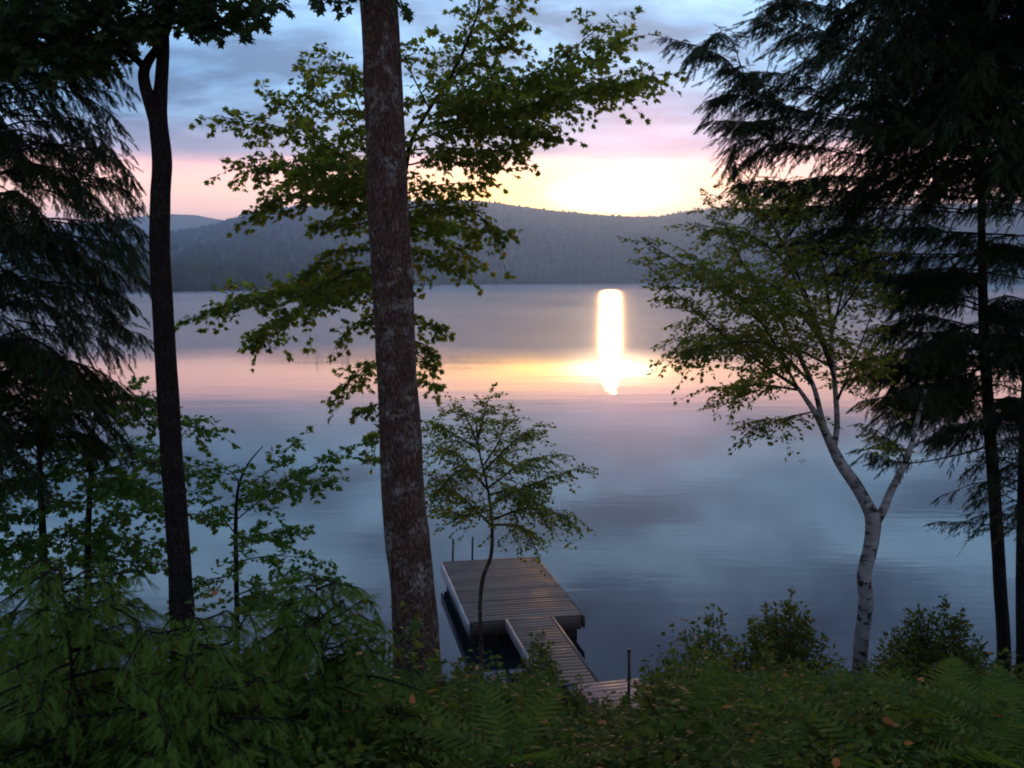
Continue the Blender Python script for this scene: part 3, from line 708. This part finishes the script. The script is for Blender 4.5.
# conifers
def conifer(name, label, foot, top, r0, specs, rnd_n, len_f, mat='hemlock_needle', tpl=TWIG, az_rng=(0, 6.28), z_rng=(.2, 1.0), wid=.3, tlen=.075, droop=.45, bstep=.05, lift=.15, group=None, tstep=.026, cat='tree'):
    t = thing(name, label, cat, foot, group)
    sp = spline([foot, foot * .5 + top * .5 + np.array([.03, 0, 0]), top], 40)
    tb = Tubes(); tb.add(sp, np.linspace(r0, r0 * .2, 40), 12, .05); tb.build('trunk', M['bark_dark'], t)
    LS = Leaves(tpl); TB = Tubes()
    for i in range(rnd_n):
        f = z_rng[0] + (z_rng[1] - z_rng[0]) * (i + random.random()) / rnd_n
        a = random.uniform(*az_rng); l = len_f(f) * random.uniform(.7, 1.1)
        q = np.array([np.interp(f, np.linspace(0, 1, 40), sp[:, c]) for c in range(3)])
        d = np.array([math.cos(a), math.sin(a), 0])
        pts = [q, q + d * l * .4 + UP * lift * l, q + d * l * .8 + UP * lift * .5 * l, q + d * l - UP * .12 * l]
        conifer_branch(LS, TB, pts, .004 + .006 * l, wid * min(1, .35 + .4 * l), bstep, tstep, tlen, droop)
    for pts, w in specs: conifer_branch(LS, TB, pts, .009, w, bstep, tstep, tlen, droop)
    TB.build('branches', M['bark_dark'], t); LS.build('crown', M[mat], t); print(name, LS.count())
    return t
# left hemlock
Y = 8.2; f0 = to_ground(P(-34, 720, Y)); t0 = P(-18, -80, Y)
S = []
for tip, mid, bs, dy in (((140, 232), (100, 205), (15, 180), -.2), ((134, 190), (95, 178), (15, 160), .1), ((118, 135), (85, 118), (15, 115), 0), ((112, 98), (75, 85), (15, 90), .2), ((128, 212), (90, 220), (15, 215), .5), ((105, 150), (75, 150), (15, 140), -.5),
                         ((138, 305), (100, 290), (15, 280), .1), ((132, 330), (95, 318), (15, 300), -.3), ((122, 270), (90, 258), (15, 240), .3), ((118, 350), (85, 345), (15, 320), .2), ((108, 378), (70, 372), (15, 345), -.2), ((95, 70), (65, 62), (15, 70), 0), ((130, 248), (85, 240), (15, 225), -.6), ((115, 180), (80, 180), (15, 170), .8)):
    S.append(([P(*bs, Y), P(*mid, Y + dy * .6), P(*tip, Y + dy)], .36))
conifer('hemlock_tree', 'dark drooping hemlock filling the left edge beside the forked trunk', f0, t0, .09, S, 190, lambda f: 1.3 - .3 * f, z_rng=(.36, 1.0), wid=.38, tlen=.085, droop=.7, bstep=.042)
# right hemlock: large, dark, arching branches reaching left
Y = 10.1; f0 = to_ground(P(1085, 740, Y)); t0 = P(1010, -160, Y)
S = []
for tip, mid, m2, bs, dy in (((676, 40), (715, 58), (775, 90), (1010, 120), -.3), ((706, 96), (740, 98), (800, 110), (1010, 140), .1), ((760, 22), (795, 32), (850, 50), (1010, 80), 0), ((775, 2), (815, 5), (870, 15), (1010, 50), .3),
                             ((718, 122), (755, 120), (820, 135), (1012, 160), -.5), ((747, 157), (775, 145), (840, 155), (1012, 180), .2), ((735, 184), (775, 178), (840, 185), (1014, 200), -.2), ((768, 212), (800, 205), (860, 208), (1015, 215), .3),
                             ((790, 235), (825, 225), (880, 232), (1016, 235), -.4), ((805, 255), (845, 250), (900, 255), (1018, 255), .1), ((752, 72), (790, 78), (850, 95), (1012, 120), .7), ((795, 190), (835, 180), (900, 185), (1015, 200), .9), ((800, 60), (850, 62), (910, 70), (1010, 90), -.9), ((830, 275), (870, 270), (920, 275), (1018, 270), .5),
                             ((850, 120), (890, 125), (940, 130), (1012, 140), -1.0), ((860, 40), (900, 40), (950, 45), (1010, 60), -.6), ((870, 230), (910, 225), (950, 230), (1016, 235), -.9)):
    S.append(([P(*bs, Y), P(*m2, Y + dy * .5), P(*mid, Y + dy * .8), P(*tip, Y + dy)], .50))
S += [([p + RNG.normal(0, .16, 3) * np.array([1, 1.6, .8]) * min(1.2, i * .7) + (np.array([.18, 0, 0]) if i == 3 else 0) for i, p in enumerate(pts)], w * .9) for pts, w in S]
conifer('hemlock_tree', 'huge dark hemlock at the upper right, arching feathery branches reaching over the birch', f0, t0, .16, S, 235, lambda f: 1.9 - .1 * f, z_rng=(.63, 1.0), wid=.52, tlen=.105, droop=.5, bstep=.055, tstep=.031)
# slim spruce with a bare lower trunk
Y = 10.6
foot, sp, rad = trunk_from([(1004, 660), (1001, 600), (995, 500), (989, 420), (984, 330), (982, 250), (980, 150)], Y, [13.5, 13, 12.5, 11.5, 10, 8, 5], None, 60, 12, .05)
spr = thing('spruce_tree', 'slim spruce with a bare lower stem and dense dark clumps above, right', 'tree', foot)
tb = Tubes(); tb.add(sp, rad, 12, .06); tb.build('trunk', M['bark_dark'], spr)
LS = Leaves(TWIG); TB = Tubes()
SB = [((985, 330), (930, 320), (880, 330), .0), ((986, 350), (930, 348), (868, 362), .3), ((987, 368), (930, 365), (862, 378), -.3), ((988, 385), (935, 388), (866, 402), .2), ((989, 395), (940, 400), (880, 412), -.4),
      ((984, 300), (930, 290), (885, 300), .4), ((983, 270), (935, 265), (890, 275), -.2), ((986, 360), (950, 355), (900, 370), .8), ((986, 375), (950, 375), (905, 395), -.8), ((984, 310), (1005, 305), (1035, 312), .1), ((985, 335), (1008, 335), (1040, 345), .4), ((987, 365), (1008, 362), (1040, 372), -.3), ((982, 250), (1005, 245), (1040, 250), .2), ((986, 345), (955, 340), (925, 352), -1.1), ((988, 400), (1010, 398), (1050, 405), .2), ((988, 415), (1010, 415), (1045, 425), -.3), ((985, 320), (1010, 318), (1060, 326), .6), ((989, 430), (960, 432), (930, 440), .3), ((984, 350), (1012, 350), (1060, 356), -.5), ((983, 285), (950, 280), (915, 290), .9)]
SB += [((a[0], a[1] + random.uniform(-12, 12)), (m_2[0] + random.uniform(-8, 8), m_2[1] + random.uniform(-12, 12)), (e[0] + random.uniform(-4, 18), e[1] + random.uniform(-10, 14)), dy + random.uniform(-.6, .6)) for a, m_2, e, dy in SB + SB]
for a, m_2, e, dy in SB:
    conifer_branch(LS, TB, [P(*a, Y), P(*m_2, Y + dy * .6), P(*e, Y + dy)], .011, .42, .032, .022, .085, .6, .15)
conifer_branch(LS, TB, [P(990, 446, Y), P(950, 455, Y - .1), P(905, 458, Y - .2), P(866, 448, Y - .3)], .012, .4, .03, .022, .085, .55, .62)
conifer_branch(LS, TB, [P(905, 457, Y - .2), P(885, 440, Y - .25), P(862, 428, Y - .3)], .006, .36, .03, .022, .085, .55, .1)
TB.build('branches', M['bark_dark'], spr); LS.build('crown', M['hemlock_needle'], spr)
# a further trunk at the very edge
Y = 9.4
foot, sp, rad = trunk_from([(1022, 670), (1022, 580), (1023, 500), (1025, 430), (1030, 330), (1036, 200)], Y, [12, 12, 11, 11, 10, 8], [(0, .8, .03), (0, .9, .012)], 50, 12, .05)
edg = thing('spruce_tree', 'bare dark trunk cut by the right edge of the view, behind the leafy bush', 'tree', foot)
tb = Tubes(); tb.add(sp, rad, 12, .06); tb.build('trunk', M['bark_dark'], edg)
LS = Leaves(TWIG); TB = Tubes()
for i in range(80):
    q = sp[min(49, int(16 + i * .41))]; a = i * 2.4; d = np.array([math.cos(a), math.sin(a), 0]); l = random.uniform(.5, .9)
    conifer_branch(LS, TB, [q, q + d * l * .5 + UP * .05, q + d * l - UP * .08], .008, .28, .05, .026, .075, .4)
TB.build('branches', M['bark_dark'], edg); LS.build('crown', M['hemlock_needle'], edg)

# birches
def birch(name, label, Y, trunk_px, wpx, limbs, leaf, size, tw, tstep, lstep, limb_mat, big_limbs=(), fl=1.25, bmat='birch_bark', droop=.35, tmat=None):
    foot, sp, rad = trunk_from(trunk_px, Y, wpx, None, 80, 14, .03, fl)
    t = thing(name, label, 'tree', foot)
    tb = Tubes(); tb.add(sp, rad, 16, .05); tb.build('trunk', M[bmat], t)
    for pts, ws in big_limbs:
        q = spline([P(a, b_, Y + c) for a, b_, c in pts], 30); tb = Tubes()
        tb.add(q, np.interp(np.linspace(0, 1, 30), np.linspace(0, 1, len(ws)), ws) * .5 * Y / FPX, 10, .05); tb.build('limb', M[bmat], t)
    LS = Leaves(OVAL); TB = Tubes()
    for pts, w in limbs:
        limb(LS, TB, [P(a, b_, Y + c) for a, b_, c in pts], w * .5 * Y / FPX, .003, tw, tstep, size, lstep, .18, 1, droop, .6, spread=.5, up=.0)
    TB.build('branches', M[limb_mat], t); LS.build('crown', M[leaf], t); print(name, LS.count())
    return t
birch('birch_tree', 'white barked birch forking low with a loose leafy crown leaning over the water, right', 9.2,
      [(859, 690), (860, 660), (862, 635), (866, 600), (864, 575), (871, 545), (873, 520), (866, 503), (855, 484), (841, 464), (831, 444), (822, 425), (812, 408), (798, 388)], [16.5, 15.2, 14.8, 14.6, 14.4, 15, 16, 13, 12.5, 11.5, 9.5, 7.5, 5.5, 4],
      [([(798, 388, 0), (750, 355, -.2), (700, 315, -.4), (655, 272, -.5)], 4), ([(800, 390, 0), (760, 385, .2), (715, 388, .3)], 3), ([(812, 384, .1), (780, 320, .3), (742, 262, .4), (718, 208, .5)], 4),
       ([(833, 367, 0), (802, 285, -.2), (772, 225, -.3), (742, 196, -.4)], 4), ([(831, 323, 0), (822, 262, .1), (802, 215, .1), (785, 195, .2)], 4), ([(836, 404, 0), (862, 340, .3), (880, 290, .4)], 3),
       ([(831, 323, 0), (858, 285, -.3), (872, 245, -.5)], 3), ([(812, 412, 0), (785, 418, -.1), (758, 428, -.2)], 2), ([(770, 330, .2), (715, 285, .3), (650, 245, .3)], 3.5), ([(833, 367, 0), (785, 345, .5), (725, 335, .8), (682, 338, .9)], 3),
       ([(812, 384, .1), (770, 345, -.6), (715, 345, -.9), (690, 350, -1.0)], 3), ([(798, 388, 0), (760, 320, -.4), (725, 285, -.7), (690, 255, -.8)], 3), ([(825, 350, 0), (790, 270, .7), (750, 235, 1.0), (700, 225, 1.1)], 3), ([(832, 335, 0), (845, 270, .6), (835, 225, .8)], 3),
       ([(835, 380, 0), (815, 330, -.8), (790, 300, -1.1)], 3), ([(836, 400, 0), (855, 370, -.4), (868, 355, -.6)], 2.5), ([(812, 384, .1), (790, 365, .6), (760, 375, .9), (735, 390, 1.0)], 2.5), ([(820, 340, 0), (780, 290, -.9), (730, 270, -1.2)], 3), ([(905, 462, 0), (900, 450, .1), (885, 440, .2)], 2.5)],
      'birch_leaf', .042, .5, .027, .036, 'bark_twig',
      [([(875, 524, 0), (883, 510, 0), (890, 493, .05), (898, 477, .05), (908, 456, .1), (915, 430, .1), (925, 390, .2)], [10, 9, 8, 7.5, 6.5, 5, 3.5]),
       ([(834, 450, 0), (837, 425, 0), (836, 400, 0), (833, 365, 0), (831, 322, 0)], [6.5, 6, 5.5, 5, 4]), ([(826, 434, 0), (821, 415, .05), (814, 388, .1), (800, 355, .2)], [7, 6, 5, 3.5])])
birch('birch_sapling', 'small loose leafed young birch standing in front of the plank dock', 11.8,
      [(482, 668), (481, 640), (480, 605), (483, 578), (491, 555), (492, 525), (488, 490), (480, 455), (476, 420)], [4.6, 4.4, 4.2, 4.2, 3.9, 3.4, 2.6, 2, 1.6],
      [([(491, 525, 0), (462, 497, -.1), (434, 478, -.2)], 3), ([(490, 505, 0), (530, 485, .1), (574, 470, .1)], 3), ([(491, 520, 0), (530, 508, -.2), (568, 516, -.3)], 3), ([(488, 490, 0), (458, 455, .2), (432, 445, .3)], 3),
       ([(485, 470, 0), (510, 445, -.2), (532, 428, -.3)], 3), ([(480, 452, 0), (470, 425, .1), (457, 404, .1)], 2.5), ([(478, 440, 0), (484, 415, -.1), (489, 398, -.1)], 2.5), ([(491, 525, 0), (520, 526, .2), (531, 540, .2)], 2.5),
       ([(488, 488, 0), (520, 465, .4), (548, 455, .6)], 2.5), ([(486, 475, 0), (460, 470, -.4), (440, 490, -.6)], 2.5), ([(484, 465, 0), (500, 440, .4), (505, 420, .5)], 2.5), ([(490, 510, 0), (465, 515, .3), (448, 510, .4)], 2.5), ([(480, 450, 0), (455, 435, -.3), (440, 425, -.4)], 2.5), ([(488, 495, 0), (510, 490, -.5), (530, 495, -.7)], 2.5)],
      'birch_leaf', .046, .5, .024, .036, 'bark_twig', bmat='bark_brown', fl=1.1)

# saplings on the left
def sapling(label, Y, trunk_px, wpx, limbs, size=.056, tw=.34, tstep=.05, tpl=MAPLE, leaf='sapling_leaf', droop=.3, name='maple_sapling', lstep=.05, group=None):
    foot, sp, rad = trunk_from(trunk_px, Y, wpx, None, 40, 8, .03, 1.15)
    t = thing(name, label, 'sapling', foot, group)
    tb = Tubes(); tb.add(sp, rad, 8, .04); tb.build('trunk', M['bark_dark'], t)
    LS = Leaves(tpl); TB = Tubes()
    for pts in limbs:
        limb(LS, TB, [P(a, b_, Y + c) for a, b_, c in pts], .007, .003, tw, tstep, size, lstep * .8, .12, 1, droop, .55, spread=.5)
    TB.build('branches', M['bark_dark'], t); LS.build('crown', M[leaf], t); print('sapling', LS.count())
sapling('slender maple sapling with tiered leaf layers between forked trunk and stout trunk', 8.8, [(237, 690), (237, 620), (236, 560), (236, 515), (239, 485), (248, 464), (263, 446)], [6, 5.5, 5, 4, 2.8, 1.8, 1],
        [[(236, 535, 0), (215, 508, .1), (194, 492, .1)], [(236, 520, 0), (268, 495, -.2), (305, 470, -.3), (350, 446, -.4)], [(236, 562, 0), (270, 556, .2), (312, 558, .3)], [(240, 490, 0), (270, 470, .3), (295, 440, .4)], [(237, 595, 0), (275, 582, -.2), (325, 578, -.3)],
         [(236, 575, 0), (205, 582, .1), (180, 600, .2)], [(240, 485, 0), (228, 470, -.2), (200, 470, -.3)], [(238, 500, 0), (290, 485, .5), (325, 478, .7)], [(237, 610, 0), (270, 612, .4), (310, 620, .5)], [(236, 545, 0), (260, 535, -.5), (290, 530, -.7)], [(236, 600, 0), (255, 595, -.5), (280, 600, -.9)]])
sapling('thin stemmed sapling just left of the forked trunk, leaf tiers reaching behind it', 9.3, [(88, 690), (88, 620), (88, 540), (91, 470), (95, 410)], [8, 8, 7, 5, 3],
        [[(92, 440, 0), (130, 415, .1), (175, 424, .2), (206, 430, .2)], [(90, 475, 0), (140, 462, -.2), (200, 474, -.3)], [(88, 525, 0), (145, 508, .2), (212, 518, .3)], [(91, 480, 0), (60, 468, .2), (30, 478, .3)], [(94, 420, 0), (120, 395, -.2), (150, 400, -.3)], [(92, 445, 0), (60, 425, -.3), (40, 420, -.4)], [(89, 510, 0), (55, 505, -.2), (20, 515, -.3)],
         [(88, 545, 0), (130, 540, .5), (170, 545, .7)], [(88, 560, 0), (60, 560, .3), (30, 570, .5)], [(90, 500, 0), (120, 490, .7), (160, 495, 1.0)], [(91, 460, 0), (120, 445, .6), (160, 450, .9)], [(88, 550, 0), (120, 560, -.4), (165, 565, -.7)], [(90, 490, 0), (110, 480, -.7), (130, 490, -1.0)]], .06, .42, .042)
sapling('straight stemmed sapling at the far left edge under the hemlock', 9.0, [(50, 690), (46, 620), (43, 540), (40, 470), (38, 400)], [9, 9, 8, 6, 4],
        [[(40, 460, 0), (15, 440, .2), (-15, 445, .3)], [(41, 480, 0), (70, 460, .3), (100, 465, .4)], [(42, 520, 0), (10, 515, -.2), (-20, 525, -.3)], [(39, 430, 0), (65, 410, -.2), (90, 405, -.3)], [(43, 545, 0), (75, 530, -.3), (110, 540, -.4)], [(38, 410, 0), (10, 395, .2), (-15, 400, .3)], [(44, 570, 0), (20, 565, .3), (-10, 580, .4)], [(43, 540, 0), (20, 540, -.6), (5, 550, -.9)], [(40, 450, 0), (60, 440, .8), (85, 445, 1.1)], [(41, 490, 0), (20, 480, -.6), (0, 490, -.9)], [(44, 590, 0), (70, 585, .3), (100, 592, .4)]], .06, .42, .042)

# ------------------------------------------------------------------ shrubs and undergrowth
def shrub(label, px, pytop, Y, halfw_px, nst=9, size=.05, leaf='shrub_leaf', tpl=OVAL, tw=.27, tstep=.07, lean=0, name='shrub', group=None, lstep=.042, mult=1.0):
    c = P(px, pytop, Y); g = ground(c[0], Y); hgt = max(.35, c[2] - g); hw = halfw_px * Y / FPX
    t = thing(name, label, 'shrub', (c[0], Y, g - .05), group)
    LS = Leaves(tpl); TB = Tubes(); ST = Tubes()
    nst = int(nst * 1.6)
    for i in range(nst):
        a = i * 2.399 + random.uniform(-.3, .3); rr = hw * math.sqrt((i + .3) / nst)
        hh = hgt * (1 - .45 * (rr / hw) ** 2) * random.uniform(.86, 1.0) if i else hgt
        b0 = np.array([c[0] + .1 * hw * math.cos(a), Y + .1 * hw * math.sin(a), g - .05])
        e = np.array([c[0] + rr * math.cos(a) + lean * hw * .3, Y + rr * math.sin(a), g + hh - .06])
        mid = b0 * .45 + e * .55 + np.array([math.cos(a) * rr * .15, math.sin(a) * rr * .15, hh * .08])
        limb(LS, ST, [b0, mid, e], .007, .003, tw * mult, tstep * .6, size * .85, lstep * .8, .15, 1, .2, .65, 5, .5, up=.35)
    ST.build('stems', M['bark_twig'], t); LS.build('crown', M[leaf], t); print('shrub', LS.count())
shrub('airy upright shrub rising against the water just right of the iron post', 708, 612, 9.5, 34, 7, .06, tw=.24, tstep=.1)
shrub('bushy waist high shrub left of the white birch', 785, 598, 9.2, 50, 18, .055)
shrub('leafy shrub filling the gap below the two bushes left of the birch', 755, 650, 7.6, 70, 11, .05)
shrub('dense rounded bush between the white birch and the slim spruce', 940, 604, 8.6, 56, 24, .05, 'cover_leaf', tw=.22)
shrub('twiggy shrub standing between the airy upright shrub and the iron post', 665, 662, 8.6, 26, 7, .055)
shrub('slim leafy shrub touching the right side of the white birch trunk', 893, 648, 8.0, 26, 8, .055)
shrub('dark low bush in the bottom right corner', 1000, 668, 6.2, 75, 13, .05, 'cover_leaf')
shrub('spreading low shrub at the foot of the white birch', 860, 688, 7.2, 70, 11, .045, 'cover_leaf')
shrub('low shrub with glints painted as orange leaves in front of the reddish landing', 572, 692, 7.8, 34, 7, .045)
shrub('low shrub crowding round the foot of the stout trunk on its right', 470, 668, 7.4, 48, 10, .045)
shrub('small twiggy shrub hiding the foot of the birch sapling', 538, 634, 11.2, 24, 7, .055, tw=.2)
shrub('low shrub pressed against the left foot of the stout trunk', 365, 640, 7.6, 42, 9, .05, 'sapling_leaf')
shrub('leafy shrub at the foot of the forked trunk', 185, 628, 6.8, 60, 11, .06, 'sapling_leaf', MAPLE, .24, .1, lstep=.06)
shrub('broad leafy shrub under the saplings at the left edge', 50, 610, 6.6, 75, 12, .06, 'sapling_leaf', MAPLE, .26, .1, lstep=.06)
shrub('leafy shrub below the slender maple sapling', 280, 628, 7.0, 55, 11, .055, 'sapling_leaf')
shrub('low shrub in the foreground right of centre, on the slope under the landing', 690, 700, 6.2, 70, 11, .045)

# young hemlocks close to the eye, lower left
def young(label, px, top, Y, ln, n):
    t_p = P(px, top, Y); f = np.array([t_p[0], Y, ground(t_p[0], Y) - .1])
    conifer('young_hemlock', label, f, t_p, .014, [], n, lambda f_: ln * (1.05 - .75 * f_), 'young_needle', TWIG_BIG, z_rng=(.1, .98), wid=.24, tlen=.07, droop=.5, bstep=.032, lift=.05, group='young hemlocks in the foreground', tstep=.024, cat='sapling')
young('feathery young hemlock in the lower left corner', 60, 560, 4.2, .8, 64)
young('feathery young hemlock below and left of the stout trunk, its fronds against the water', 315, 572, 4.6, .66, 62)
young('low feathery young hemlock between the other two, under the forked trunk', 190, 612, 3.9, .7, 52)
young('small feathery young hemlock at the bottom edge under the stout trunk', 400, 705, 4.6, .5, 36)

# undergrowth covering the slope
LS = Leaves(OVAL); rg = np.random.default_rng(3)
for i in range(6800):
    y = 3.6 + 11.2 * rg.random() ** 1.3; x = rg.uniform(-1, 1) * (.72 * y + .8)
    if (abs(x - lo_[0]) < .75 and y > 11.6): continue
    g = ground(x, y); h = rg.uniform(.12, .42) * (1.25 if rg.random() < .15 else 1); n = 9
    if abs(x / y - .105) < .06: h *= .35
    k = rg.random(n)
    pos = np.stack([x + rg.normal(0, .09, n), y + rg.normal(0, .09, n), g + h * k], -1)
    d = nrm(np.stack([rg.normal(0, 1, n), rg.normal(0, 1, n), rg.uniform(-.4, .5, n)], -1))
    LS.add(pos, d, nrm(UP + rg.normal(0, .5, (n, 3))), rg.uniform(.026, .06, n))
ST = Tubes()
for i in range(380):
    y = 4.2 + 10.0 * rg.random() ** 1.25; x = rg.uniform(-1, 1) * (.6 * y + .5)
    g = ground(x, y); h = rg.uniform(.18, .5) * (1.5 if rg.random() < .25 else 1)
    h *= max(.35, 1 + 1.6 * mnoise.noise(Vector((x * .55, y * .35, 5.1))))
    if abs(x / y - .105) < .07: h *= .28
    rad_ = rg.uniform(.14, .36); n = int((60 + 230 * rad_) * (1 + h))
    th = rg.uniform(0, 2 * np.pi, n); rr = rad_ * np.sqrt(rg.random(n)); top_ = h * (1 - .6 * (rr / rad_) ** 2)
    zz = g + top_ * (1 - .75 * rg.random(n) ** 2.2)
    pos = np.stack([x + rr * np.cos(th), y + rr * np.sin(th), zz], -1)
    d = nrm(np.stack([np.cos(th) + rg.normal(0, .7, n), np.sin(th) + rg.normal(0, .7, n), rg.uniform(-.5, .6, n)], -1))
    LS.add(pos, d, nrm(UP + rg.normal(0, .6, (n, 3))), rg.uniform(.03, .068, n) * rg.choice([.75, 1.0, 1.25]))
o = LS.build('undergrowth', M['cover_leaf']); o['kind'] = 'stuff'; o['label'] = 'low leafy undergrowth covering the sloping bank'; o['category'] = 'undergrowth'

def fern_tpl(pairs=13):
    V = [(-.008, 0, 0), (.008, 0, 0), (0, 1.0, -.42)]; F = [(0, 1, 2)]
    for i in range(pairs):
        y = .14 + .82 * i / (pairs - 1); L = .30 * math.sin(math.pi * (.25 + .72 * i / (pairs - 1))) + .01; z = -.42 * y * y
        for sg in (-1, 1):
            b = len(V); V += [(0, y - .026, z), (0, y + .026, z), (sg * L, y + L * .35, z - .12 * L)]
            F.append((b, b + 1, b + 2) if sg < 0 else (b, b + 2, b + 1))
    return np.array(V), np.array(F)
LS = Leaves(fern_tpl()); rg2 = np.random.default_rng(21)
for i in range(330):
    y = 4.0 + 9.0 * rg2.random() ** 1.2; x = rg2.uniform(-1, .95) * (.56 * y + .4)
    if abs(x / y - .105) < .08: continue
    if x > 0 and rg2.random() < .4: continue
    g = ground(x, y); n = int(rg2.integers(5, 9)); th = rg2.uniform(0, 6.28) + np.arange(n) * 6.28 / n + rg2.normal(0, .25, n)
    rise = rg2.uniform(.55, 1.3, n)
    d = nrm(np.stack([np.cos(th), np.sin(th), rise], -1)); u = nrm(np.stack([-np.cos(th) * rise, -np.sin(th) * rise, np.ones(n)], -1))
    base = np.stack([x + .03 * np.cos(th), y + .03 * np.sin(th), np.full(n, g + rg2.uniform(.05, .22))], -1)
    LS.add(base, d, u, rg2.uniform(.26, .5) * rg2.uniform(.8, 1.1, n))
o = LS.build('fern_patch', M['fern_leaf']); o['kind'] = 'stuff'; o['label'] = 'green ferns scattered through the undergrowth'; o['category'] = 'ferns'

# ------------------------------------------------------------------ camera and render settings
cam = bpy.data.cameras.new('camera'); co = bpy.data.objects.new('camera', cam); COL.objects.link(co)
cam.sensor_width = 36; cam.lens = FPX / 1024 * 36; cam.clip_end = 12000; cam.clip_start = .05
co.location = (0, 0, H); co.rotation_euler = (math.pi / 2 - PITCH, 0, 0)
SC.camera = co
SC.view_settings.view_transform = 'Standard'; SC.view_settings.look = 'None'; SC.view_settings.exposure = 0.55; SC.view_settings.gamma = 1
SC.cycles.max_bounces = 5; SC.cycles.diffuse_bounces = 2; SC.cycles.glossy_bounces = 3; SC.cycles.transmission_bounces = 4; SC.cycles.volume_bounces = 1
SC.cycles.use_denoising = True
SC.cycles.sample_clamp_indirect = 4; SC.cycles.filter_width = 1.9
SC.cycles.caustics_reflective = False; SC.cycles.caustics_refractive = False
